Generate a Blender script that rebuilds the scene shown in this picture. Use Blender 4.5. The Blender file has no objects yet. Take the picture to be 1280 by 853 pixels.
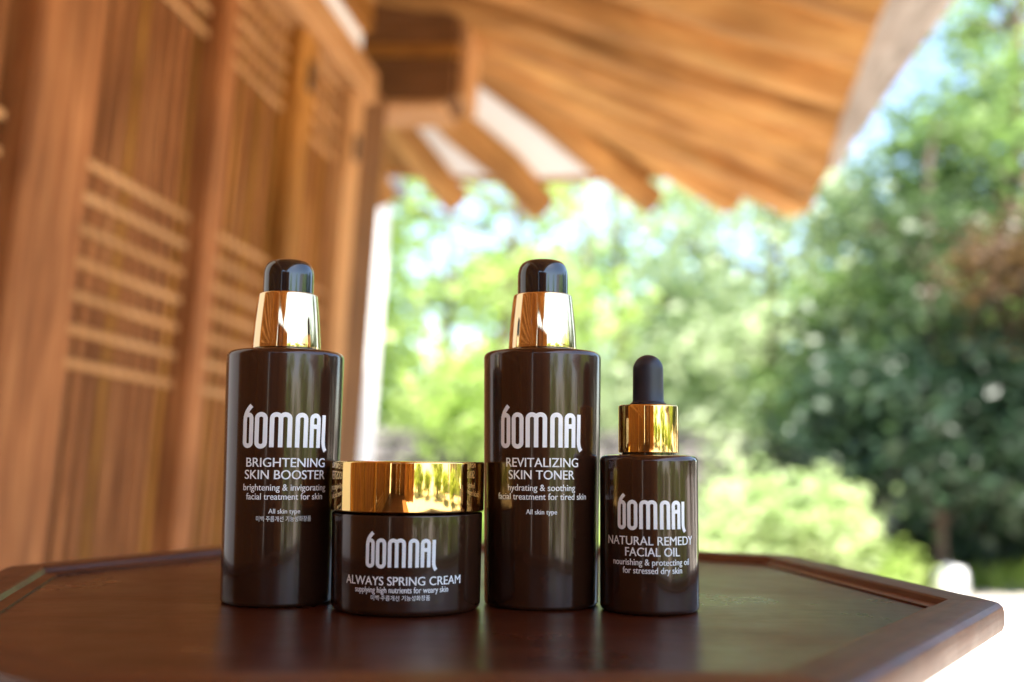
import bpy, bmesh, math, random
import numpy as np
from mathutils import Vector, Matrix
random.seed(7); RNG = np.random.default_rng(7)
S = bpy.context.scene
COL = S.collection
rad = math.radians

# ------------------------------------------------------------------ camera
GZ = 1.09                       # height of the table's inner panel above the yard
CAMZ = GZ + 0.053
cam = bpy.data.cameras.new('camera'); cam_o = bpy.data.objects.new('camera', cam); COL.objects.link(cam_o)
cam.sensor_width = 36; cam.lens = 36.56; cam.clip_start = 0.01; cam.clip_end = 3000
PITCH = math.atan(149/1300); ROLL = rad(0.5)
F0 = Vector((0, math.cos(PITCH), math.sin(PITCH))); R0 = Vector((1, 0, 0)); U0 = R0.cross(F0)
CR = math.cos(ROLL)*R0 + math.sin(ROLL)*U0; CU = math.cos(ROLL)*U0 - math.sin(ROLL)*R0
m = Matrix((CR, CU, -F0)).transposed().to_4x4(); m.translation = (0, 0, CAMZ)
cam_o.matrix_world = m
cam.dof.use_dof = True; cam.dof.focus_distance = 0.372; cam.dof.aperture_fstop = 5.6
S.camera = cam_o

# ------------------------------------------------------------------ light
SUN_EL, SUN_AZ = rad(60), rad(158)      # azimuth clockwise from +Y (the view): behind, to the right
w = bpy.data.worlds.new('World'); S.world = w; w.use_nodes = True
nt = w.node_tree; bg = nt.nodes['Background']
sky = nt.nodes.new('ShaderNodeTexSky'); sky.sky_type = 'NISHITA'; sky.sun_disc = False
sky.sun_elevation = SUN_EL; sky.sun_rotation = SUN_AZ
sky.air_density = 1.0; sky.dust_density = 1.0; sky.ozone_density = 1.0
nt.links.new(sky.outputs[0], bg.inputs[0]); bg.inputs[1].default_value = 0.12
sun = bpy.data.lights.new('sun', 'SUN'); sun.energy = 5.0; sun.angle = rad(0.5); sun.color = (1, 0.95, 0.86)
sun_o = bpy.data.objects.new('sun', sun); COL.objects.link(sun_o)
sd = Vector((math.sin(SUN_AZ)*math.cos(SUN_EL), math.cos(SUN_AZ)*math.cos(SUN_EL), math.sin(SUN_EL)))
sun_o.rotation_euler = sd.to_track_quat('Z', 'Y').to_euler()
S.view_settings.view_transform = 'Standard'; S.view_settings.look = 'None'
S.view_settings.exposure = 2.2; S.view_settings.gamma = 1
S.cycles.max_bounces = 10; S.cycles.diffuse_bounces = 5; S.cycles.glossy_bounces = 5
S.cycles.transmission_bounces = 4; S.cycles.transparent_max_bounces = 4

# ------------------------------------------------------------------ materials
def new_mat(name):
    mt = bpy.data.materials.new(name); mt.use_nodes = True
    return mt, mt.node_tree, mt.node_tree.nodes['Principled BSDF']
def noise_col(nt, cols, vec_scale=(1, 1, 1), scale=5, detail=4, rough=.55, coords='Object', dist=0.0, rnd=True):
    N, L = nt.nodes, nt.links
    tc = N.new('ShaderNodeTexCoord'); mp = N.new('ShaderNodeMapping'); mp.inputs['Scale'].default_value = vec_scale
    L.new(tc.outputs[coords], mp.inputs['Vector'])
    src = mp.outputs[0]
    if rnd:
        oi = N.new('ShaderNodeObjectInfo'); ad = N.new('ShaderNodeVectorMath'); ad.operation = 'ADD'
        ml = N.new('ShaderNodeMath'); ml.operation = 'MULTIPLY'; ml.inputs[1].default_value = 37.0
        L.new(oi.outputs['Random'], ml.inputs[0]); L.new(ml.outputs[0], ad.inputs[1]); L.new(src, ad.inputs[0]); src = ad.outputs[0]
    n = N.new('ShaderNodeTexNoise'); n.inputs['Scale'].default_value = scale; n.inputs['Detail'].default_value = detail
    n.inputs['Roughness'].default_value = rough; n.inputs['Distortion'].default_value = dist
    L.new(src, n.inputs['Vector'])
    r = N.new('ShaderNodeValToRGB'); e = r.color_ramp.elements
    e[0].position = .28; e[1].position = .72
    e[0].color = (*cols[0], 1); e[1].color = (*cols[-1], 1)
    for i, c in enumerate(cols[1:-1], 1):
        q = e.new(.28 + .44*i/(len(cols)-1)); q.color = (*c, 1)
    L.new(n.outputs[0], r.inputs[0])
    return r.outputs[0], n.outputs[0]
def bump(nt, h, b, strength=.2, dist=.002):
    n = nt.nodes.new('ShaderNodeBump'); n.inputs['Strength'].default_value = strength; n.inputs['Distance'].default_value = dist
    nt.links.new(h, n.inputs['Height']); nt.links.new(n.outputs[0], b.inputs['Normal'])
def wood(name, cols, grain=14, scale=4, rough=.6, vary=.22, bs=.25, coat=0, spec=.1):
    mt, nt, b = new_mat(name)
    c, h = noise_col(nt, cols, (1, grain, grain), scale, 5, .6, dist=.6)
    c2, _ = noise_col(nt, [(1-vary,)*3, (1+vary*.5,)*3], (1, 1.6, 1.6), 3, 2, .5)
    mx = nt.nodes.new('ShaderNodeMix'); mx.data_type = 'RGBA'; mx.blend_type = 'MULTIPLY'; mx.inputs[0].default_value = 1
    nt.links.new(c, mx.inputs[6]); nt.links.new(c2, mx.inputs[7])
    nt.links.new(mx.outputs[2], b.inputs['Base Color'])
    b.inputs['Roughness'].default_value = rough; b.inputs['Coat Weight'].default_value = coat
    b.inputs['Specular IOR Level'].default_value = spec; b.inputs['Coat Roughness'].default_value = .2
    bump(nt, h, b, bs)
    return mt
def plain(name, c, rough=.5, metal=0, coat=0, spec=.5, coat_r=.05):
    mt, nt, b = new_mat(name)
    b.inputs['Base Color'].default_value = (*c, 1); b.inputs['Roughness'].default_value = rough
    b.inputs['Metallic'].default_value = metal; b.inputs['Coat Weight'].default_value = coat
    b.inputs['Coat Roughness'].default_value = coat_r; b.inputs['Specular IOR Level'].default_value = spec
    return mt
def speckled(name, cols, scale, rough=.9, bs=.4, bd=.01, coords='Object', vs=(1, 1, 1)):
    mt, nt, b = new_mat(name)
    c, h = noise_col(nt, cols, vs, scale, 6, .65, coords)
    nt.links.new(c, b.inputs['Base Color']); b.inputs['Roughness'].default_value = rough
    bump(nt, h, b, bs, bd); return mt
def leaf(name, cols, trans=.5, scale=1.6):
    mt, nt, b = new_mat(name)
    c, h = noise_col(nt, cols, (1, 1, 1), scale, 5, .7, rnd=False)
    nt.links.new(c, b.inputs['Base Color']); b.inputs['Roughness'].default_value = .45
    tr = nt.nodes.new('ShaderNodeBsdfTranslucent'); mx = nt.nodes.new('ShaderNodeMixShader'); mx.inputs[0].default_value = trans
    g = nt.nodes.new('ShaderNodeMix'); g.data_type = 'RGBA'; g.blend_type = 'MULTIPLY'; g.inputs[0].default_value = 1
    g.inputs[7].default_value = (1.1, 1.25, .95, 1)
    nt.links.new(c, g.inputs[6]); nt.links.new(g.outputs[2], tr.inputs[0])
    nt.links.new(b.outputs[0], mx.inputs[1]); nt.links.new(tr.outputs[0], mx.inputs[2])
    nt.links.new(mx.outputs[0], nt.nodes['Material Output'].inputs[0]); return mt

M = {}
M['wood'] = wood('pine_wood', [(.14, .050, .009), (.35, .138, .027), (.54, .24, .055)], vary=.35)
M['wood_red'] = wood('red_pine_wood', [(.17, .056, .017), (.34, .122, .040), (.48, .20, .072)], vary=.3)
M['wood_pale'] = wood('pale_pine_wood', [(.38, .17, .060), (.50, .245, .095), (.60, .33, .15)])
M['wood_log'] = wood('rafter_wood', [(.22, .092, .024), (.46, .215, .066), (.64, .36, .125)], grain=7, scale=1.8, vary=.4)
M['wood_dark'] = wood('aged_shade_wood', [(.10, .040, .013), (.175, .075, .027), (.24, .11, .044)])
M['board_shade'] = wood('shade_backing_board', [(.055, .020, .006), (.095, .036, .011), (.135, .054, .017)])  # door backing, its colour darkened to paint shade between the slats
M['wood_grey'] = wood('weathered_board', [(.20, .165, .14), (.31, .265, .235), (.42, .37, .33)], rough=.8)
M['plaster'] = speckled('white_plaster', [(.82, .80, .78), (.88, .87, .86)], 6, .9, .1)
M['tile'] = speckled('grey_roof_tile', [(.10, .10, .105), (.17, .17, .175)], 9, .75)
M['iron'] = plain('black_iron', (.03, .022, .02), .5, .6)
M['table'] = wood('dark_lacquered_wood', [(.034, .0066, .0019), (.062, .0122, .0033), (.098, .021, .005)], grain=10, scale=22, rough=.30, vary=.2, bs=.05, coat=0, spec=.30)
M['table_rim'] = wood('brown_lacquered_wood', [(.060, .015, .0042), (.10, .027, .007), (.14, .042, .011)], grain=12, scale=20, rough=.45, vary=.25, bs=.12, coat=0, spec=.3)
M['bottle'] = plain('dark_brown_glass', (.046, .0168, .0084), .18, .35, .6, .5, .015)
M['gold'] = plain('gold_metal', (1.0, .66, .24), .035, 1)
M['gold_pale'] = plain('pale_gold_metal', (1.0, .74, .42), .03, 1)
def smudge(mt, sock, lo, hi, scale):
    nt = mt.node_tree; b = nt.nodes['Principled BSDF']
    _, n = noise_col(nt, [(0, 0, 0), (1, 1, 1)], (1, 1, 1), scale, 5, .65)
    r = nt.nodes.new('ShaderNodeMapRange'); r.inputs[1].default_value = .3; r.inputs[2].default_value = .75
    r.inputs[3].default_value = lo; r.inputs[4].default_value = hi
    nt.links.new(n, r.inputs[0]); nt.links.new(r.outputs[0], b.inputs[sock])
smudge(M['bottle'], 'Coat Roughness', .008, .07, 90); smudge(M['gold'], 'Roughness', .02, .075, 120); smudge(M['gold_pale'], 'Roughness', .02, .06, 120)
smudge(M['table'], 'Roughness', .24, .42, 14); smudge(M['table_rim'], 'Roughness', .34, .55, 18)
M['black'] = plain('black_gloss_plastic', (.006, .006, .008), .06, 0, 1)
M['rubber'] = plain('black_rubber', (.016, .016, .024), .42, 0, 0, .5)
M['ink'] = plain('white_print', (.90, .90, .93), .5)
M['sand'] = speckled('pale_sandy_ground', [(.44, .39, .33), (.58, .53, .46)], 3, .95, .3)
M['granite'] = speckled('granite', [(.34, .33, .33), (.50, .49, .48)], 18, .8)
M['stone'] = speckled('field_stone', [(.07, .06, .06), (.13, .115, .11), (.22, .19, .185)], 4, .9)
M['stone_pale'] = speckled('pale_granite', [(.48, .42, .39), (.62, .55, .51)], 12, .85)
M['stone_white'] = speckled('white_stone', [(.70, .70, .71), (.82, .82, .82)], 6, .8)
M['bark'] = speckled('bark', [(.06, .04, .03), (.13, .09, .065)], 9, .95, .8, .02, vs=(1, 1, .25))
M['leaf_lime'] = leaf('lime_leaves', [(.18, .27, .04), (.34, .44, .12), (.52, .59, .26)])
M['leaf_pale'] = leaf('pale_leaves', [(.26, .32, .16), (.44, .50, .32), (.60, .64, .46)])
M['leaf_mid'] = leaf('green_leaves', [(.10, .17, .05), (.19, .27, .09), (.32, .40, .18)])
M['leaf_dark'] = leaf('dark_leaves', [(.010, .026, .015), (.026, .054, .026), (.055, .09, .04)], .3)  # leaf colour darkened to stand in for shade inside the foliage
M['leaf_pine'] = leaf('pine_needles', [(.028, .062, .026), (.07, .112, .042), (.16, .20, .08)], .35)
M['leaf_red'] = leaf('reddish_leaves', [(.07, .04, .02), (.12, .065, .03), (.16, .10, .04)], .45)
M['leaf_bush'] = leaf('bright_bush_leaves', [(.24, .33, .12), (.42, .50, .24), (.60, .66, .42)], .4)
M['grass'] = leaf('grass_blades', [(.10, .17, .02), (.2, .28, .04), (.32, .36, .08)], .4)

# ------------------------------------------------------------------ helpers
WM = {}
def tag(o, label=None, cat=None, group=None, kind=None):
    for k, v in (('label', label), ('category', cat), ('group', group), ('kind', kind)):
        if v: o[k] = v
    return o
def place(o, mat, parent=None):
    """link o with world matrix mat under parent."""
    COL.objects.link(o); WM[o] = mat
    if parent is not None:
        o.parent = parent; o.matrix_basis = WM[parent].inverted() @ mat
    else: o.matrix_basis = mat
    return o
def thing(name, mat, label, cat, group=None):
    o = bpy.data.objects.new(name, None); o.empty_display_size = .05
    place(o, mat); return tag(o, label, cat, group)
def T(x, y, z): return Matrix.Translation((x, y, z))
def mesh_from_bm(name, bm, mt, smooth=None):
    me = bpy.data.meshes.new(name); bmesh.ops.recalc_face_normals(bm, faces=bm.faces[:]); bm.to_mesh(me); bm.free(); me.materials.append(mt)
    if smooth is not None:
        me.shade_smooth(); me.set_sharp_from_angle(angle=rad(smooth))
    return me
def obj(name, me, mat, parent=None):
    return place(bpy.data.objects.new(name, me), mat, parent)
def box_bm(l, wd, h, bev=0.0, x0=0.0):
    bm = bmesh.new(); bmesh.ops.create_cube(bm, size=1)
    bmesh.ops.scale(bm, vec=(l, wd, h), verts=bm.verts); bmesh.ops.translate(bm, vec=(x0, 0, 0), verts=bm.verts)
    if bev: bmesh.ops.bevel(bm, geom=bm.edges[:], offset=bev, segments=1, affect='EDGES')
    return bm
_boxes = {}
def box_mesh(name, l, wd, h, mt, bev=0.0):
    k = (name, round(l, 4), round(wd, 4), round(h, 4), mt.name)
    if k not in _boxes: _boxes[k] = mesh_from_bm(name, box_bm(l, wd, h, bev), mt)
    return _boxes[k]
def frame_along(p, q, up):
    x = (q-p).normalized(); z = (up - up.dot(x)*x).normalized(); y = z.cross(x)
    mt = Matrix((x, y, z)).transposed().to_4x4(); mt.translation = (p+q)/2; return mt
def bar(name, p, q, up, wd, h, mt, parent=None, bev=.004):
    """squared timber from p to q, its local X along the grain."""
    p, q = Vector(p), Vector(q)
    return obj(name, box_mesh(name, (q-p).length, wd, h, mt, bev), frame_along(p, q, Vector(up)), parent)
def log(name, p, q, r0, r1, mt, parent=None, seg=18, rings=5, wob=.012):
    p, q = Vector(p), Vector(q); L = (q-p).length; bm = bmesh.new(); prev = None
    for i in range(rings+1):
        t = i/rings; r = r0+(r1-r0)*t; ring = []
        ox, oy = random.uniform(-wob, wob), random.uniform(-wob, wob)
        for k in range(seg):
            a = 2*math.pi*k/seg; rr = r*(1+random.uniform(-.025, .025))
            ring.append(bm.verts.new((L*(t-.5), ox+rr*math.cos(a), oy+rr*math.sin(a))))
        if prev:
            for k in range(seg): bm.faces.new((prev[k], prev[(k+1) % seg], ring[(k+1) % seg], ring[k]))
        else: bm.faces.new(ring[::-1])
        prev = ring
    bm.faces.new(prev)
    return obj(name, mesh_from_bm(name, bm, mt, 40), frame_along(p, q, Vector((0, 0, 1))), parent)
def lathe(name, prof, mt, mat, parent, seg=128, smooth=35):
    bm = bmesh.new(); rings = []
    for r, z in prof:
        if r < 1e-7: rings.append([bm.verts.new((0, 0, z))])
        else: rings.append([bm.verts.new((r*math.cos(2*math.pi*k/seg), r*math.sin(2*math.pi*k/seg), z)) for k in range(seg)])
    for a, b in zip(rings, rings[1:]):
        for k in range(seg):
            k2 = (k+1) % seg
            if len(a) == 1: bm.faces.new((a[0], b[k2], b[k]))
            elif len(b) == 1: bm.faces.new((a[k], a[k2], b[0]))
            else: bm.faces.new((a[k], a[k2], b[k2], b[k]))
    return obj(name, mesh_from_bm(name, bm, mt, smooth), mat, parent)
def arc(cx, cz, r, a0, a1, n=8):
    return [(cx+r*math.cos(rad(a0+(a1-a0)*i/n)), cz+r*math.sin(rad(a0+(a1-a0)*i/n))) for i in range(n+1)]
def quads_mesh(name, V, mt):
    """V: (n,4,3) array of quads."""
    n = len(V); me = bpy.data.meshes.new(name)
    me.vertices.add(4*n); me.vertices.foreach_set('co', V.astype(np.float32).ravel())
    me.loops.add(4*n); me.loops.foreach_set('vertex_index', np.arange(4*n, dtype=np.int32))
    me.polygons.add(n); me.polygons.foreach_set('loop_start', np.arange(0, 4*n, 4, dtype=np.int32))
    me.update(calc_edges=True); me.materials.append(mt); return me

# ------------------------------------------------------------------ ground
bm = bmesh.new(); bmesh.ops.create_grid(bm, x_segments=60, y_segments=60, size=400)
ground = tag(obj('ground', mesh_from_bm('ground', bm, M['sand']), T(0, 0, 0)), kind='structure')

# ------------------------------------------------------------------ hanok house: local frame r (out of the wall), w (along it, away), u (up)
Rb = Vector((.988, -.148, -.049)); Wb = Vector((.147, .989, -.023)); Ub = Vector((.052, .016, .999))
Wb.normalize(); Ub = (Ub-Ub.dot(Wb)*Wb).normalized(); Rb = Wb.cross(Ub)
def B(r, w_, u): return Vector((0, 0, CAMZ)) + r*Rb + w_*Wb + u*Ub
HM = Matrix((Rb, Wb, Ub)).transposed().to_4x4(); HM.translation = B(-1, 3.2, -.86)
house = thing('hanok_house', HM, 'timber house with lattice doors and round rafters under a wide eave', 'house')
UL = -.80                                               # sill level under the doors
def hbar(name, a, b, up, wd, h, mt, parent=house, bev=.004):
    return bar(name, B(*a), B(*b), {'u': Ub, 'r': Rb, 'w': Wb}[up], wd, h, mt, parent, bev)
# posts: (w0, w1)
def post(w0, w1, mt, depth=.16, r=-1.0, top=1.14, name='post'):
    wc = (w0+w1)/2
    return hbar(name, (r+.02-depth/2, wc, UL-.05), (r+.02-depth/2, wc, top), 'r', w1-w0, depth, mt, bev=.008)
post(1.40, 1.572, M['wood_red']); post(2.022, 2.082, M['wood_red'], .13); post(2.468, 2.592, M['wood'], .14)
post(2.90, 3.02, M['wood_pale'], .14); post(.86, .92, M['wood_red'], .13)
col = hbar('column', (-1.10, 3.17, -.86), (-1.10, 3.17, 1.24), 'r', .26, .22, M['wood_dark'], bev=.012)
hbar('jamb', (-1.10, 3.40, -.86), (-1.10, 3.40, 1.25), 'r', .12, .12, M['wood'])
for w0, w1 in ((.10, .20), (-1.0, -.84), (-2.2, -2.04), (-3.4, -3.24)): post(w0, w1, M['wood'])
# doors
def door(w0, w1, n):
    wc = (w0+w1)/2; W_ = w1-w0
    d = hbar('lattice_door', (-1.045, wc, UL), (-1.045, wc, 1.125), 'r', W_, .02, M['board_shade'])
    for k in range(n):
        x = w0 + W_*(k+.5)/n
        hbar('slat', (-1.031, x, UL), (-1.031, x, 1.12), 'r', .021, .007, random.choice((M['wood_red'], M['wood'], M['wood'], M['wood_red'])), d, .002)
    def band(us):
        for u in us:
            hbar('crossbar', (-1.021, w0+.004, u), (-1.021, w1-.004, u), 'u', .013, .016, M['wood_pale'], d, .003)
    band([.147+.0583*k for k in range(7)]); band([.905+.052*k for k in range(5)]); band([-.62+.0583*k for k in range(5)])
    return d
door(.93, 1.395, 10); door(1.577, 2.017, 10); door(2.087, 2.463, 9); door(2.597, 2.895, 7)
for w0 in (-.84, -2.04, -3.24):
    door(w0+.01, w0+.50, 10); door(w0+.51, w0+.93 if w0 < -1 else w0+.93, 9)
# white plaster bay beside the nearest door, its sill and rail
hbar('plaster_panel', (-1.05, .53, UL), (-1.05, .53, 1.13), 'r', .655, .05, M['plaster'])
hbar('rail', (-1.02, .205, -.35), (-1.02, .855, -.35), 'u', .07, .06, M['wood'])
hbar('sill', (-1.06, -4.0, UL-.09), (-1.06, 3.03, UL-.09), 'u', .2, .12, M['wood_dark'])
hbar('added_dark_floor', (-.2, -3.9, -.66), (-.2, -.35, -.66), 'u', 1.6, .06, M['wood_dark'])  # unseen dark floor, added to darken the lower reflections in the bottles
# hinges
for w_, u in ((2.53, 1.02), (2.96, .965)):
    hbar('hinge', (-.978, w_, u-.04), (-.978, w_, u+.04), 'r', .035, .012, M['iron'], bev=.004)
# lintel, plaster strip, upper beam and round purlin
hbar('lintel', (-1.05, -4.0, 1.19), (-1.05, 3.06, 1.19), 'u', .19, .11, M['wood_pale'], bev=.01)
hbar('plaster_strip', (-1.06, -4.0, 1.31), (-1.06, 3.06, 1.31), 'u', .08, .13, M['plaster'])
hbar('upper_beam', (-1.07, -4.0, 1.425), (-1.07, 3.06, 1.425), 'u', .16, .10, M['wood'])
log('purlin', B(-1.11, -4.0, 1.55), B(-1.11, 3.12, 1.55), .12, .12, M['wood_pale'], house)
# beam heads that cross the corner column, dark wood painting their unlit fronts
hbar('beam_head', (-1.2, 3.40, 1.325), (-.765, 3.40, 1.325), 'u', .20, .15, M['wood_dark'], bev=.008)
hbar('bearing_plate', (-1.2, 3.40, 1.424), (-.755, 3.40, 1.424), 'u', .22, .042, M['wood'], bev=.004)
hbar('beam_head', (-1.2, 3.40, 1.60), (-.765, 3.40, 1.60), 'u', .20, .30, M['wood_dark'], bev=.008)
hbar('bracket', (-1.2, 3.42, 1.238), (-.80, 3.42, 1.238), 'u', .22, .022, M['wood_pale'])
hbar('lit_beam_end', (-.745, 3.43, 1.27), (-.745, 3.43, 1.76), 'r', .20, .03, M['wood_pale'])  # pale wood paints the light on the end faces of the beams
# other walls of the house
for a, b in (((-2.6, 3.25, .15), (-1.2, 3.25, .15)), ((-2.6, -4.0, .15), (-1.06, -4.0, .15))):
    hbar('side_wall', a, b, 'u', .08, 1.98, M['plaster'])
hbar('rear_wall', (-2.6, -4.0, .15), (-2.6, 3.25, .15), 'u', .08, 1.98, M['plaster'])

# rafters
HUB = (-1.31, 3.42, 1.74); RAF = .073
EU = 1.20                                                # rafter axis height at the tips
tips = [(-1.55, 4.22, 1.17), (-1.27, 4.25, 1.16), (-.955, 4.28, 1.155), (-.575, 4.32, 1.16), (-.10, 4.36, 1.215), (.23, 4.40, 1.25)]
corner = (.535, 4.40, 1.255)
right = [(.53, 4.02), (.515, 3.70), (.505, 3.40), (.50, 3.10), (.495, 2.80)] + [(.49, 2.5-.3*k) for k in range(22)]
raf = []                                                # (base, tip)
for i, t in enumerate(tips): raf.append(((HUB[0]+.10, HUB[1]-.04, HUB[2]+.05) if i >= 4 else (HUB[0]-(.20, .18, .15, .03)[i], HUB[1], HUB[2]), t))
raf.append((HUB, corner))
for i, (r, w_) in enumerate(right):
    bw = 3.36 - .05*i if i < 5 else w_
    bw = {0: 3.36, 1: 3.28, 2: 3.12, 3: 2.95, 4: 2.74}.get(i, w_)
    raf.append(((-1.25, bw, 1.76), (r, w_, 1.245)))
for i, (a, b) in enumerate(raf):
    if i == 6:
        hbar('hip_rafter', a, b, 'u', .17, .2, M['wood_log'], bev=.02)
    else:
        rr = .064 if i < 3 else .070 if i < 4 else (.064 if i == 4 else .085 if i < 6 else .098)
        log('rafter', B(*a), B(*b), rr*1.05, rr, M['wood_log'], house)
# soffit between the rafters: white plaster at the far side, boards along the wall
def sheet(name, pts, th, mt, parent):
    bm = bmesh.new(); a = [bm.verts.new(p) for p in pts]; b = [bm.verts.new(p+Ub*th) for p in pts]
    bm.faces.new(a[::-1]); bm.faces.new(b)
    for i in range(len(a)): bm.faces.new((a[i], a[(i+1) % len(a)], b[(i+1) % len(a)], b[i]))
    # local frame: X along the first edge so that the grain follows it
    mt4 = frame_along(pts[0], pts[1], Ub); inv = mt4.inverted()
    bmesh.ops.transform(bm, matrix=inv, verts=bm.verts)
    return obj(name, mesh_from_bm(name, bm, mt), mt4, parent)
def cut_back(a, b, d):
    a, b = Vector(a), Vector(b); return b + (a-b).normalized()*d
for i in range(len(raf)-1):
    (a0, b0), (a1, b1) = raf[i], raf[i+1]
    up = Vector((0, 0, .035 if i < 5 else -.03))
    back = .11 if i < 6 else .05
    P = [Vector(a0)+up, cut_back(a0, b0, back)+up, cut_back(a1, b1, back)+up, Vector(a1)+up]
    if (P[0]-P[3]).length < 1e-4: P = P[:3]
    mt = M['plaster'] if 2 <= i < 4 else M['wood_log']
    sheet('soffit_panel', [B(*p) for p in P], .02, mt, house)
# eave boards: the far one ties the rafter tips, the right one carries a pale weathered edge
for i in range(6):
    a, b = cut_back(*raf[i], .08), cut_back(*raf[i+1], .08)
    hbar('eave_board', a+Vector((0, 0, .07)), b+Vector((0, 0, .07)), 'u', .06, .05, M['wood'])
for i in range(6, len(raf)-1):
    a, b = Vector(raf[i][1]), Vector(raf[i+1][1])
    sh = Vector((.03, 0, .12))
    hbar('eave_board', a+sh, b+sh, 'u', .2, .03, M['wood_grey'])
    q0, q1 = [Vector((.02+.15*min(1, max(0, j-6)/6)**.8, 0, .165)) for j in (i, i+1)]
    hbar('tile_board', a+q0, b+q1, 'u', .2, .05, M['wood_grey'])
# roof: two planes of tile rows
bm = bmesh.new()
def roof_plane(e0, e1, q0, q1, rows):
    for k in range(rows):
        t0, t1 = k/rows, (k+1)/rows
        a, b = e0.lerp(e1, t0), e0.lerp(e1, t1); c, d = q0.lerp(q1, t0), q0.lerp(q1, t1)
        n = 6; lo, hi = [], []
        for j in range(n+1):
            s = j/n; h = Ub*(.05*abs(math.cos(math.pi*s))**.6)
            lo.append(bm.verts.new(a.lerp(b, s)+h)); hi.append(bm.verts.new(c.lerp(d, s)+h))
        for j in range(n): bm.faces.new((lo[j], lo[j+1], hi[j+1], hi[j]))
roof_plane(B(.80, -4.2, 1.47), B(.60, 4.5, 1.43), B(-1.9, -3.0, 2.75), B(-1.9, 2.4, 2.75), 40)
roof_plane(B(.60, 4.5, 1.43), B(-4.4, 4.5, 1.43), B(-1.9, 2.4, 2.75), B(-1.91, 2.4, 2.75), 26)
roof_plane(B(-4.4, 4.5, 1.43), B(-4.4, -4.2, 1.47), B(-1.9, 2.4, 2.75), B(-1.9, -3.0, 2.75), 40)
roof_plane(B(-4.4, -4.2, 1.47), B(.80, -4.2, 1.47), B(-1.9, -3.0, 2.75), B(-1.91, -3.0, 2.75), 26)
bm.transform(HM.inverted())
rt = obj('roof', mesh_from_bm('roof', bm, M['tile']), HM, house); rt['kind'] = 'stuff'
# stone platform that carries the house
pm = bmesh.new()
bmesh.ops.create_cube(pm, size=1); bmesh.ops.scale(pm, vec=(3.6, 8.6, .30), verts=pm.verts)
bmesh.ops.bevel(pm, geom=pm.edges[:], offset=.02, segments=2, affect='EDGES')
PM = HM.copy(); PM.translation = Vector((-1.45, -.2, .150)); PM = Matrix.Translation(PM.translation) @ Matrix.Rotation(math.atan2(-Wb.x, Wb.y), 4, 'Z')
tag(obj('platform', mesh_from_bm('platform', pm, M['granite']), PM), kind='structure')

# plaster wall of the wing beyond the column
WMt = HM.copy(); WMt.translation = B(-2.1, 5.1, -1.0)
wing = thing('garden_wall', WMt, 'white plastered wall end standing beyond the corner column', 'wall')
hbar('plaster_face', (-2.25, 5.1, -1.1), (-2.25, 5.1, 1.42), 'r', .2, 1.50, M['plaster'], wing)
hbar('coping', (-3.0, 5.1, 1.46), (-1.42, 5.1, 1.46), 'u', .3, .07, M['tile'], wing)

# ------------------------------------------------------------------ table
tb = thing('octagonal_table', T(-.025, .43, .30), 'dark brown lacquered octagonal tray table under the four cosmetics', 'table')
V = [Vector((x/1000, y/1000, 0)) for x, y in ((-160, 314), (-202, 473), (-130, 612), (20, 622), (131, 553), (154, 391), (62, 260), (-92, 254))]
NV = len(V)
def offset(d):
    out = []
    for i in range(NV):
        a, b, c = V[i-1], V[i], V[(i+1) % NV]
        def nrm(p, q):
            e = (q-p).normalized(); return Vector((-e.y, e.x, 0))
        n0, n1 = nrm(a, b), nrm(b, c); k = (n0+n1).normalized()
        out.append(b + k*(d/k.dot(n0)))
    return out
bm = bmesh.new()
lo = [bm.verts.new((p.x, p.y, -.0046)) for p in offset(.0038)]; hi = [bm.verts.new((p.x, p.y, 0)) for p in offset(.0038)]
bm.faces.new(hi); bm.faces.new(lo[::-1])
for i in range(NV): bm.faces.new((lo[i], lo[(i+1) % NV], hi[(i+1) % NV], hi[i]))
CEN = Vector((-.025, .43, 0))
bmesh.ops.translate(bm, vec=-CEN, verts=bm.verts)
obj('tray_panel', mesh_from_bm('tray_panel', bm, M['table']), T(CEN.x, CEN.y, GZ), tb)
prof = [(0, -.0075), (0, .0008), (.0045, .0014), (.0055, .0032), (.0065, .0038), (.0200, .0038), (.0222, .0032), (.0236, .0018), (.0240, 0), (.0239, -.0045), (.0232, -.0066), (.0210, -.0080), (.0045, -.0080)]
offs = [offset(d) for d, _ in prof]
for i in range(NV):
    j = (i+1) % NV; bm = bmesh.new(); A, Bv = [], []
    tang = (V[j]-V[i]).normalized()*.00012               # a hairline joint at each mitre
    for k, (d, z) in enumerate(prof):
        p, q = offs[k][i]+tang, offs[k][j]-tang
        A.append(bm.verts.new((p.x, p.y, z))); Bv.append(bm.verts.new((q.x, q.y, z)))
    n = len(prof)
    for k in range(n): bm.faces.new((A[k], A[(k+1) % n], Bv[(k+1) % n], Bv[k]))
    bm.faces.new(A); bm.faces.new(Bv[::-1])
    fm = frame_along(V[i], V[j], Vector((0, 0, 1)))
    bmesh.ops.transform(bm, matrix=fm.inverted(), verts=bm.verts)
    obj('rim_rail', mesh_from_bm('rim_rail', bm, M['table_rim'], 25), T(0, 0, GZ) @ fm, tb)
ins = offset(-.012)
for i in range(NV):
    p, q = ins[i], ins[(i+1) % NV]
    bar('apron', (p.x, p.y, GZ-.0385), (q.x, q.y, GZ-.0385), (0, 0, 1), .012, .06, M['table_rim'], tb, .002)
inl = offset(-.03)
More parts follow.
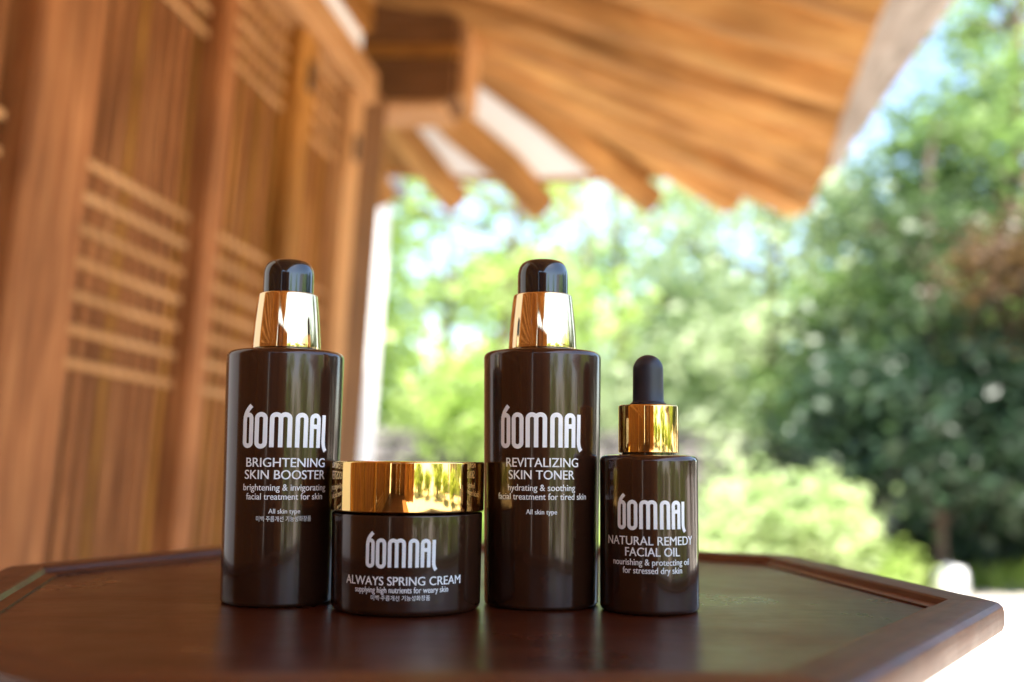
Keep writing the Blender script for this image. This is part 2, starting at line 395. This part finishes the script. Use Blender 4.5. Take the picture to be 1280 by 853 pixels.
for i in (0, 2, 4, 6):
    p = inl[i]; bm = bmesh.new(); h = GZ-.014-.30
    for z, s in ((0, .013), (h*.55, .019), (h, .026)):
        vs = [bm.verts.new((sx*s, sy*s, z)) for sx, sy in ((-1, -1), (1, -1), (1, 1), (-1, 1))]
        if z == 0: bm.faces.new(vs[::-1])
        else:
            for k in range(4): bm.faces.new((pv[k], pv[(k+1) % 4], vs[(k+1) % 4], vs[k]))
        pv = vs
    bm.faces.new(pv); obj('leg', mesh_from_bm('leg', bm, M['table_rim']), T(p.x, p.y, .30), tb)

# ------------------------------------------------------------------ printed labels
def wrap(pts, Rz, th0=0.0):
    """flat (arc length, height) in metres -> on the bottle's skin; Rz(z) its radius"""
    out = []
    for s, z in pts:
        R = Rz(z); th = th0 + s/Rz(.03)
        out.append((R*math.sin(th), -R*math.cos(th), z))
    return out
def strip(path, wd):
    """ribbon polygons along a 2D path."""
    n = len(path); L, Rr = [], []
    for i in range(n):
        a = Vector(path[max(i-1, 0)]); b = Vector(path[min(i+1, n-1)]); t = (b-a).normalized(); nn = Vector((-t.y, t.x))
        p = Vector(path[i]); L.append(p+nn*wd/2); Rr.append(p-nn*wd/2)
    return [(L[i], L[i+1], Rr[i+1], Rr[i]) for i in range(n-1)]
def arc2(cx, cy, r, a0, a1, n=14): return [(cx+r*math.cos(rad(a0+(a1-a0)*i/n)), cy+r*math.sin(rad(a0+(a1-a0)*i/n))) for i in range(n+1)]
def seg2(a, b, n=3): return [(a[0]+(b[0]-a[0])*i/n, a[1]+(b[1]-a[1])*i/n) for i in range(n+1)]
def logo_paths():
    P = []
    # b: one stroke from the flicked tip down the stem, round the bowl and back
    P.append([(222, 452), (204, 432), (186, 408), (170, 382), (158, 352), (151, 318), (148, 280)] + seg2((148, 270), (148, 55))[1:] + arc2(185, 52, 37, 180, 360) + seg2((222, 60), (222, 312)) + arc2(185, 314, 37, 0, 170))
    P.append(arc2(327, 52, 43, 180, 360) + seg2((370, 60), (370, 308)) + arc2(327, 312, 43, 0, 180) + seg2((284, 308), (284, 50)))
    P.append(seg2((436, 0), (436, 308)) + arc2(478.5, 312, 42.5, 180, 0) + seg2((521, 308), (521, 0)))
    P.append(arc2(564.5, 312, 43.5, 160, 0) + seg2((608, 308), (608, 0)))
    P.append(seg2((684, 0), (684, 308)) + arc2(726, 312, 42, 180, 0) + seg2((768, 308), (768, 0)))
    P.append(seg2((833, 0), (833, 308)) + arc2(872, 312, 39, 180, 0) + seg2((911, 308), (911, 0)))
    P.append(seg2((850, 230), (895, 230)))
    P.append(seg2((976, 360), (974, 70), 6) + [(976, 40), (981, 12), (990, -12), (1006, -36)])
    return P
def print_logo(th0, th1, zb, xh, Rz, parent, base):
    R = Rz(.03); s0, s1 = th0*R, th1*R; kx = (s1-s0)/(1015-124); ky = xh/375
    bm = bmesh.new()
    for n, path in enumerate(logo_paths()):
        eps = 7e-5 + n*1.5e-5
        pts = [(s0+(x-124)*kx, y*ky) for x, y in path]
        for q in strip(pts, 45*kx):
            w3 = wrap([(v.x, zb+v.y) for v in q], lambda z: Rz(z)+eps)
            bm.faces.new([bm.verts.new(p) for p in w3])
    bmesh.ops.remove_doubles(bm, verts=bm.verts, dist=1e-7)
    obj('printed_logo', mesh_from_bm('printed_logo', bm, M['ink']), base, parent)
KO = '\ubbf8\ubc31\u00b7\uc8fc\ub984\uac1c\uc120 \uae30\ub2a5\uc131\ud654\uc7a5\ud488'
def print_text(txt, th0, th1, zb, cap, Rz, parent, base, bold=.0, lower=False):
    cu = bpy.data.curves.new('text', 'FONT'); cu.body = KO if txt == 'ko' else txt
    cu.size = 1; cu.resolution_u = 5; cu.align_x = 'LEFT'; cu.offset = 0
    to = bpy.data.objects.new('text', cu); COL.objects.link(to)
    me = bpy.data.meshes.new_from_object(to.evaluated_get(bpy.context.evaluated_depsgraph_get()))
    bpy.data.objects.remove(to)
    n = len(me.vertices); co = np.empty(n*3, np.float32); me.vertices.foreach_get('co', co); co = co.reshape(-1, 3)
    x0, x1 = co[:, 0].min(), co[:, 0].max()
    capu = .82 if txt == 'ko' else .73
    R = Rz(.03)
    s = th0*R + (co[:, 0]-x0)/(x1-x0)*(th1-th0)*R
    z = zb + (co[:, 1] + (.06 if txt == 'ko' else 0))*cap/capu
    polys = [list(p.vertices) for p in me.polygons]; bpy.data.meshes.remove(me)
    VV, FF = [], []
    for j, dx in enumerate((-bold, bold)):                # a second pass of ink, a hair to the side, thickens the strokes
        o = len(VV); k = cap/capu
        VV += wrap([(a+dx*k, b) for a, b in zip(s.tolist(), z.tolist())], lambda q: Rz(q)+6e-5+j*1.5e-5)
        FF += [[o+v for v in p] for p in polys]
    me = bpy.data.meshes.new('printed_text'); me.from_pydata(VV, [], FF); me.materials.append(M['ink'])
    obj('printed_text', me, base, parent)

# ------------------------------------------------------------------ bottles
def body_profile(Rt, Rb, H, rt=.0022, rb=.0016, neck=.0085):
    p = [(0, .0006), (Rb-rb-.0018, .0006), (Rb-rb-.0010, 0)]
    p += arc(Rb-rb, rb, rb, -88, 0)
    n = 8
    p += [(Rb+(Rt-Rb)*i/n, rb+(H-rt-rb)*i/n) for i in range(1, n)]
    p += arc(Rt-rt, H-rt, rt, 0, 88, 10) + [(neck+.004, H+.0003), (neck, H+.0004)]
    return p
def pump_bottle(name, x, y, Rt, Rb, H, zs, rs, logo, texts, label):
    base = T(x, y, GZ); t = thing(name, base, label, 'cosmetic bottle', 'pump bottles with gold collars')
    Rz = lambda z: Rb+(Rt-Rb)*min(max(z, 0), H)/H
    lathe('body', body_profile(Rt, Rb, H) + [(0, H+.0004)], M['bottle'], base, t)
    zc0, zc1, zk = zs; c0, c1, k0 = rs
    lathe('neck_ring', [(0, H), (.0112, H), (.0112, zc0+.0009), (0, zc0+.0009)], M['black'], base, t, 64)
    cp = [(0, zc0), (c0-.0006, zc0)] + arc(c0-.0004, zc0+.0004, .0004, -90, 0, 4)
    n = 16
    for i in range(1, n):
        s = i/n; cp.append((c0+(c1-c0)*s**1.45, zc0+.0004+(zc1-zc0-.0010)*s))
    cp += arc(c1-.0006, zc1-.0006, .0006, 0, 90, 5) + [(0, zc1)]
    lathe('collar', cp, M['gold_pale'], base, t)
    kp = [(0, zc1-.001), (k0, zc1-.001), (k0, zc1+.0068)]
    hh = zk-zc1-.0068
    for i in range(1, 25):
        a = rad(90*i/24); kp.append((k0*math.cos(a)**.38 if i < 24 else 0, zc1+.0068+hh*math.sin(a)**.9))
    lathe('pump_cap', kp, M['black'], base, t, smooth=60)
    print_logo(*logo, Rz, t, base)
    for a in texts: print_text(*a[:5], Rz, t, base, a[5])
    return t
B1, B2, B3 = .013, .012, .012
pump_bottle('pump_bottle', -.0868, .3978, .02208, .02098, .0932, (.0942, .1157, .1291), (.0130, .0113, .0096),
  (-.5060, 1.0107, .05687, .01250),
  [('BRIGHTENING', -.4136, .9944, .04987, .00343, B1), ('SKIN BOOSTER', -.4366, 1.0029, .04551, .00342, B1),
   ('brightening & invigorating', -.4596, 1.0317, .04144, .00244, B2), ('facial treatment for skin', -.3960, .9612, .03821, .00241, B2),
   ('All skin type', .0111, .5385, .03331, .00178, B3), ('ko', -.1970, .7427, .03049, .00178, 0)],
  'tall dark brown pump bottle printed BRIGHTENING SKIN BOOSTER, behind the jar')
pump_bottle('pump_bottle', .0117, .3963, .02235, .02123, .0938, (.0948, .1160, .1297), (.0130, .0113, .0097),
  (-.7775, .6841, .05764, .01243),
  [('REVITALIZING', -.6578, .6096, .05068, .00341, B1), ('SKIN TONER', -.6073, .5364, .04629, .00340, B1),
   ('hydrating & soothing', -.6208, .5524, .04220, .00240, B2), ('facial treatment for tired skin', -.8359, .7982, .03904, .00239, B2),
   ('All skin type', -.2885, .2267, .03393, .00180, B3)],
  'tall dark brown pump bottle printed REVITALIZING SKIN TONER, between jar and dropper')
# cream jar
base = T(-.0374, .3832, GZ)
jar = thing('cream_jar', base, 'low dark brown cream jar with a wide shiny gold lid', 'cosmetic jar')
Rz = lambda z: .02674+(.02715-.02674)*min(max(z, 0), .034)/.034
lathe('body', body_profile(.02715, .02674, .0343, .0008, .0024, .024) + [(0, .0347)], M['bottle'], base, jar)
lr = .02763
lathe('lid', [(0, .0348), (lr-.0006, .0348)] + arc(lr-.0004, .0352, .0004, -90, 0, 4) + arc(lr-.0007, .0516, .0007, 0, 88, 8) + [(0, .0524)], M['gold'], base, jar, 160)
print_logo(-.4436, .4836, .01674, .00954, Rz, jar, base)
for a in [('ALWAYS SPRING CREAM', -.7673, .8534, .01081, .00303, B1), ('supplying high nutrients for weary skin', -.5989, .6534, .00831, .00210, B2), ('ko', -.3592, .4020, .00582, .00157, 0)]:
    print_text(*a[:5], Rz, jar, base, a[5])
# dropper bottle
base = T(.0503, .3826, GZ)
oil = thing('dropper_bottle', base, 'short dark brown dropper bottle with gold collar and black rubber bulb', 'cosmetic bottle')
Rz = lambda z: .01774
lathe('body', body_profile(.01774, .01774, .0552, .0022, .0020) + [(0, .0556)], M['bottle'], base, oil)
lathe('neck_ring', [(0, .0552), (.0098, .0552), (.0098, .0562), (0, .0562)], M['black'], base, oil, 64)
cr = .01098
lathe('collar', [(0, .0560), (cr-.0005, .0560)] + arc(cr-.0004, .0564, .0004, -90, 0, 4) + arc(cr-.0006, .0728, .0006, 0, 90, 6) + [(0, .0734)], M['gold'], base, oil)
br = .0057; bp = [(0, .0730), (br+.0009, .0730), (br+.0009, .0741), (br+.0002, .0746)]
bp += [(br, .0750), (br*.985, .0800), (br*.975, .0862)] + [(br*.975*math.cos(rad(a)), .0865+.0056*math.sin(rad(a))) for a in range(5, 90, 6)] + [(0, .0921)]
lathe('rubber_bulb', bp, M['rubber'], base, oil, 64, 50)
print_logo(-.7951, .6591, .02963, .00986, Rz, oil, base)
for a in [('NATURAL REMEDY', -1.0632, .8707, .02418, .00313, B1), ('FACIAL OIL', -.6155, .5035, .02038, .00312, B1),
          ('nourishing & protecting oil', -.9065, .7504, .01729, .00228, B2), ('for stressed dry skin', -.6715, .5571, .01450, .00227, B2)]:
    print_text(*a[:5], Rz, oil, base, a[5])

# ------------------------------------------------------------------ garden
def leaves(n, blobs, size, flat=.0, clump=.22, per=14):
    """n leaf quads in clumps inside the ellipsoids blobs [(cx,cy,cz,rx,ry,rz)]"""
    b = np.array(blobs); vol = b[:, 3]*b[:, 4]*b[:, 5]; nc = max(1, n//per)
    idx = RNG.choice(len(b), nc, p=vol/vol.sum())
    d = RNG.normal(size=(nc, 3)); d /= np.linalg.norm(d, axis=1)[:, None]; d *= (RNG.random(nc)**(1/2.2))[:, None]
    c = b[idx, :3] + d*b[idx, 3:]
    c = np.repeat(c, per, 0) + RNG.normal(size=(nc*per, 3))*clump*np.array([1, 1, .6])
    k = len(c); s = size*(.6+.8*RNG.random(k))
    u = RNG.normal(size=(k, 3)); u[:, 2] *= .5; u /= np.linalg.norm(u, axis=1)[:, None]
    t = RNG.normal(size=(k, 3)); t -= (t*u).sum(1)[:, None]*u; t /= np.linalg.norm(t, axis=1)[:, None]
    u = u*(s*.5)[:, None]; v = t*(s*.28)[:, None]
    return np.stack([c-u, c+v, c+u, c-v], 1)
def tube_path(bm, pts, radii, seg=9):
    prev = None
    for i, p in enumerate(pts):
        p = Vector(p); d = (Vector(pts[min(i+1, len(pts)-1)])-Vector(pts[max(i-1, 0)])).normalized()
        x = d.orthogonal().normalized() if abs(d.z) < .9 else Vector((1, 0, 0)); x = (x-x.dot(d)*d).normalized(); y = d.cross(x)
        ring = [bm.verts.new(p+(x*math.cos(2*math.pi*k/seg)+y*math.sin(2*math.pi*k/seg))*radii[i]*random.uniform(.92, 1.08)) for k in range(seg)]
        if prev:
            for k in range(seg): bm.faces.new((prev[k], prev[(k+1) % seg], ring[(k+1) % seg], ring[k]))
        prev = ring
    bm.faces.new(prev)
def tree(name, label, x, y, h, r, blobs, n, size, lm, lean=(0, 0), clump=.25, group='garden trees', cat='tree'):
    base = T(x, y, 0); t = thing(name, base, label, cat, group)
    bm = bmesh.new(); top = Vector((lean[0], lean[1], h))
    pts = [Vector((lean[0]*s**1.5+random.uniform(-.05, .05)*s, lean[1]*s**1.5+random.uniform(-.05, .05)*s, h*s)) for s in (0, .15, .3, .45, .6, .75, .9, 1)]
    tube_path(bm, pts, [r*q for q in (1.25, 1, .9, .78, .6, .42, .25, .1)])
    for b in blobs:
        c = Vector(b[:3]); z0 = min(max(c.z-.25*math.hypot(c.x, c.y)-.2, h*.15), h*.85); s = z0/h
        st = Vector((lean[0]*s**1.5, lean[1]*s**1.5, z0)); mid = st.lerp(c, .5)+Vector((0, 0, .1))
        tube_path(bm, [st, mid, c], [r*.4*(1-.5*s), r*.25, r*.08], 7)
        for _ in range(3):
            e = c+Vector((random.uniform(-1, 1)*b[3], random.uniform(-1, 1)*b[4], random.uniform(-.6, .9)*b[5]))*.8
            tube_path(bm, [mid, mid.lerp(e, .6)+Vector((0, 0, .05)), e], [r*.2, r*.12, r*.04], 5)
    obj('trunk', mesh_from_bm('trunk', bm, M['bark'], 60), base, t)
    obj('crown', quads_mesh('crown', leaves(n, blobs, size, clump=clump), M[lm]), base, t)
    return t
def blobset(k, rx, ry, z0, z1, rr, rz=None):
    out = []
    for _ in range(k):
        a = random.uniform(0, 2*math.pi); q = math.sqrt(random.random())
        s = rr*random.uniform(.7, 1.3)
        out.append((rx*q*math.cos(a), ry*q*math.sin(a), random.uniform(z0, z1), s, s, (rz or rr*.7)*random.uniform(.8, 1.2)))
    return out
# lime maple beyond the house corner
tree('lime_tree', 'lime green leafy tree just right of the column beyond the table', -.2, 11.5, 4.6, .12, blobset(13, 1.5, 1.3, 1.1, 4.6, .65), 4600, .16, 'leaf_lime', (.3, 0))
tree('lime_tree', 'yellow green tree behind the tall bottle in the middle', 1.5, 13.5, 5.0, .12, blobset(13, 1.7, 1.3, 1.0, 4.9, .75), 5200, .16, 'leaf_pale', (-.2, 0))
tree('feathery_tree', 'pale feathery tree in full sun behind the dropper bottle', 3.2, 13.0, 5.4, .13, blobset(14, 1.7, 1.3, 1.1, 4.7, .75), 5200, .15, 'leaf_pale', (.2, 0))
tree('feathery_tree', 'soft yellow green tree under the eave corner', 4.3, 12.0, 4.4, .12, blobset(10, 1.1, 1.0, 1.5, 4.2, .65), 4000, .15, 'leaf_mid', (.2, 0))
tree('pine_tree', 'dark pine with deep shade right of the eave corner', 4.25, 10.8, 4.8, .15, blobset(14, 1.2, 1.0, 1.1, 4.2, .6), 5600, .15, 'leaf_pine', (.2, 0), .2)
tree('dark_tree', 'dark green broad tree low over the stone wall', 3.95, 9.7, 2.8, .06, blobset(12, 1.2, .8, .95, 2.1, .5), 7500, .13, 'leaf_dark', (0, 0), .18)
tree('tall_tree', 'tall green tree rising to the upper right corner', 5.6, 11.6, 7.2, .17, blobset(20, 1.3, 1.2, 2.4, 6.9, .7), 7000, .17, 'leaf_mid', (.3, 0))
tree('maple_tree', 'reddish leaved tree at the right edge', 4.75, 9.0, 4.6, .10, blobset(6, .5, .5, 2.2, 3.6, .42), 2000, .12, 'leaf_red', (.2, 0), .18)
tree('lime_tree', 'bright green tree half hidden behind the column', -2.0, 13.0, 4.8, .12, blobset(10, 1.4, 1.2, 1.2, 4.6, .7), 4500, .16, 'leaf_lime')
for i, (x, y, h, lm, lb) in enumerate(((3.3, 16.5, 5.2, 'leaf_pale', 'far pale tree filling the gap under the eave corner'), (1.4, 19.5, 6.4, 'leaf_mid', 'far green tree in the gap behind the yellow green tree'), (-1.2, 19, 6.2, 'leaf_mid', 'far green tree behind the lime trees'), (7.5, 18, 6.6, 'leaf_mid', 'far green tree behind the pine'), (10, 17, 7.0, 'leaf_dark', 'far dark tree at the right edge'))):
    tree('garden_tree', lb, x, y, h, .16, blobset(11, 2.0, 1.5, 1.2, h-1.2, .9), 3000, .22, lm)
def bush(name, label, x, y, rx, ry, h, n, size, lm, cl=.12, group='shrubs in the garden bed'):
    t = thing(name, T(x, y, 0), label, 'bush', group)
    bm = bmesh.new()
    for _ in range(9):
        e = Vector((random.uniform(-.7, .7)*rx, random.uniform(-.7, .7)*ry, h*random.uniform(.5, .85)))
        tube_path(bm, [Vector((e.x*.15, e.y*.15, 0)), Vector((e.x*.5, e.y*.5, e.z*.55)), e], [.022, .015, .006], 6)
    obj('stem', mesh_from_bm('stem', bm, M['bark'], 60), T(x, y, 0), t)
    bl = [(random.uniform(-.65, .65)*rx, random.uniform(-.6, .6)*ry, h*random.uniform(.3, .8), rx*.42, ry*.42, h*.26) for _ in range(11)]
    obj('foliage', quads_mesh('foliage', leaves(n, bl, size, clump=cl), M[lm]), T(x, y, 0), t)
bush('sunlit_bush', 'bright pale green bush in the sun behind the dropper bottle', 2.36, 9.0, .75, .6, 1.04, 4200, .11, 'leaf_bush')
bush('sunlit_bush', 'small yellow green bush at the right end of the bright bush', 3.12, 9.2, .28, .3, .42, 1300, .09, 'leaf_lime')
bush('leafy_bush', 'low green bush between the two pump bottles', .1, 9.6, .9, .6, .95, 3800, .11, 'leaf_lime')
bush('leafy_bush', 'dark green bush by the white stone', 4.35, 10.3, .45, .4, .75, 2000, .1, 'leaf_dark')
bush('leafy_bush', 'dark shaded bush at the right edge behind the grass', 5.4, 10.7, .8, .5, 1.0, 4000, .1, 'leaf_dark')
bush('leafy_bush', 'pale green bush behind the middle pump bottle', 1.35, 10.4, .8, .5, .85, 3000, .11, 'leaf_pale')
# stone wall
def rock_mesh(name, mt, seed, sub=2):
    bm = bmesh.new(); bmesh.ops.create_icosphere(bm, subdivisions=sub, radius=.5); rg = random.Random(seed)
    for v in bm.verts:
        v.co = Vector([math.copysign(abs(c*2)**.6/2, c) for c in v.co])*rg.uniform(.9, 1.06)
    return mesh_from_bm(name, bm, mt, 50)
sw = thing('stone_wall', T(3.0, 12.0, 0), 'low dark field stone wall behind the bright bush', 'wall')
core = obj('wall_core', box_mesh('wall_core', 16, .26, 1.36, M['stone']), T(3.0, 12.0, .68), sw)
rm = [rock_mesh('stone', M['stone'], s, 1) for s in range(6)]
cnt = 0
for row in range(5):
    x = -4.9 + random.uniform(0, .3)
    while x < 10.9 and cnt < 290:
        wd = random.uniform(.26, .44); cx = x+wd/2
        o = obj('stone', rm[cnt % 6], T(cx, 11.87, .14+row*.27) @ Matrix.Diagonal((wd*1.02, .16, .275, 1)), sw); x += wd; cnt += 1
for k in range(20): obj('cap_stone', box_mesh('cap_stone', .78, .42, .08, M['stone'], .015), T(-4.6+.8*k, 12, 1.42), sw)
# stone lantern, white stone, grass
ln = thing('stone_lantern', T(4.0, 11.0, 0), 'pinkish granite garden lantern standing before the dark stone wall', 'lantern')
for nm, pr in (('base', [(0, 0), (.24, 0), (.24, .12), (.15, .18), (0, .18)]), ('shaft', [(0, .18), (.11, .18), (.095, .7), (.12, .74), (0, .74)]),
               ('lamp_house', [(0, .74), (.17, .74), (.19, .80), (.15, .82), (.15, 1.02), (0, 1.02)]), ('cap', [(0, 1.02), (.26, 1.03), (.25, 1.07), (.10, 1.20), (.05, 1.22), (.045, 1.30), (0, 1.34)])):
    lathe(nm, pr, M['stone_pale'], T(4.0, 11.0, 0), ln, 8 if nm != 'shaft' else 16, 30)
ws = obj('garden_stone', rock_mesh('garden_stone', M['stone_white'], 31, 3), T(3.84, 9.25, .13) @ Matrix.Diagonal((.27, .24, .26, 1)))
tag(ws, 'round white stone in the grass at the foot of the bushes', 'stone')
n = 9000
gx = RNG.uniform(-3, 9, n); gy = 9.4+RNG.random(n)*2.2; gh = .10+.16*RNG.random(n); a = RNG.uniform(0, 6.28, n)
p = np.stack([gx, gy, np.zeros(n)], 1); wv = np.stack([np.cos(a), np.sin(a), np.zeros(n)], 1)*.012
tp = p + np.stack([RNG.normal(size=n)*.05, RNG.normal(size=n)*.05, gh], 1)
tag(obj('grass', quads_mesh('grass', np.stack([p-wv, p+wv, tp+wv*.2, tp-wv*.2], 1), M['grass']), T(0, 0, 0)), kind='stuff')
# ------------------------------------------------------------------ across the yard, seen only in the gold and the glass
pv = thing('garden_pavilion', T(13, -2.5, 0), 'small tiled pavilion across the yard', 'pavilion')
obj('pavilion_base', box_mesh('pavilion_base', 4, 5, .5, M['granite'], .03), T(13, -2.5, .25), pv)
obj('back_wall', box_mesh('back_wall', .1, 4.4, 2.2, M['plaster']), T(13.6, -2.5, 1.6), pv)
for k in range(5): obj('pavilion_post', box_mesh('pavilion_post', .2, .2, 2.3, M['wood_dark'], .02), T(11.5, -4.5+k, 1.65), pv)
bm = bmesh.new(); e = [bm.verts.new(q) for q in ((-2.8, -3.6, 0), (2.8, -3.6, 0), (2.8, 3.6, 0), (-2.8, 3.6, 0))]; t = [bm.verts.new(q) for q in ((0, -2.2, 1.3), (0, 2.2, 1.3))]
bm.faces.new(e[::-1]); bm.faces.new((e[0], e[1], t[0])); bm.faces.new((e[2], e[3], t[1])); bm.faces.new((e[1], e[2], t[1], t[0])); bm.faces.new((e[3], e[0], t[0], t[1]))
obj('pavilion_roof', mesh_from_bm('pavilion_roof', bm, M['tile']), T(13, -2.5, 2.8), pv)
for x, y, h, lm, lb in ((8.2, .6, 3.1, 'leaf_lime', 'lime green tree left of the pavilion'), (7.6, -6.2, 3.0, 'leaf_lime', 'lime green tree right of the pavilion'), (3.6, -9.5, 3.4, 'leaf_lime', 'yellow green tree across the yard'),
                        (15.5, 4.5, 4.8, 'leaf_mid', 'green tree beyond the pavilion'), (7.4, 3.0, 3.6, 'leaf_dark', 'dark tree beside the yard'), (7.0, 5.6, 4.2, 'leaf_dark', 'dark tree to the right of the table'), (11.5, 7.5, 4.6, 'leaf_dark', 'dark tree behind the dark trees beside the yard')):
    tree('courtyard_tree', lb, x, y, h, .13, blobset(10, 1.2, 1.2, .6, h-.5, .6), 3600, .17, lm, group='trees across the yard')
for i, (x, y) in enumerate(((6.6, -1.2), (6.4, -3.0), (5.9, -4.8), (4.8, -6.6), (3.2, -7.6))):
    bush('courtyard_bush', 'rounded yellow green bush ' + ('at the left end of the row', 'before the pavilion steps', 'in the middle of the row', 'before the yellow green tree', 'nearest the house wing')[i] + ' across the yard', x, y, 1.1, 1.0, 1.5, 3000, .13, 'leaf_lime', group='bushes across the yard')
# the return wing of the house behind the photographer
def wbar(name, a, b, wd, h, mt): return hbar(name, a, b, 'w', wd, h, mt)
for k in range(6):
    r = -.9 + .5*k
    wbar('post', (r, -3.95, UL-.05), (r, -3.95, 1.2), .12, .14, M['wood_red'] if k % 2 else M['wood'])
    if k < 5: wbar('wing_panel', (r+.25, -4.0, UL-.05), (r+.25, -4.0, 1.2), .37, .05, M['wood_dark'] if k in (0, 2) else M['wood'])
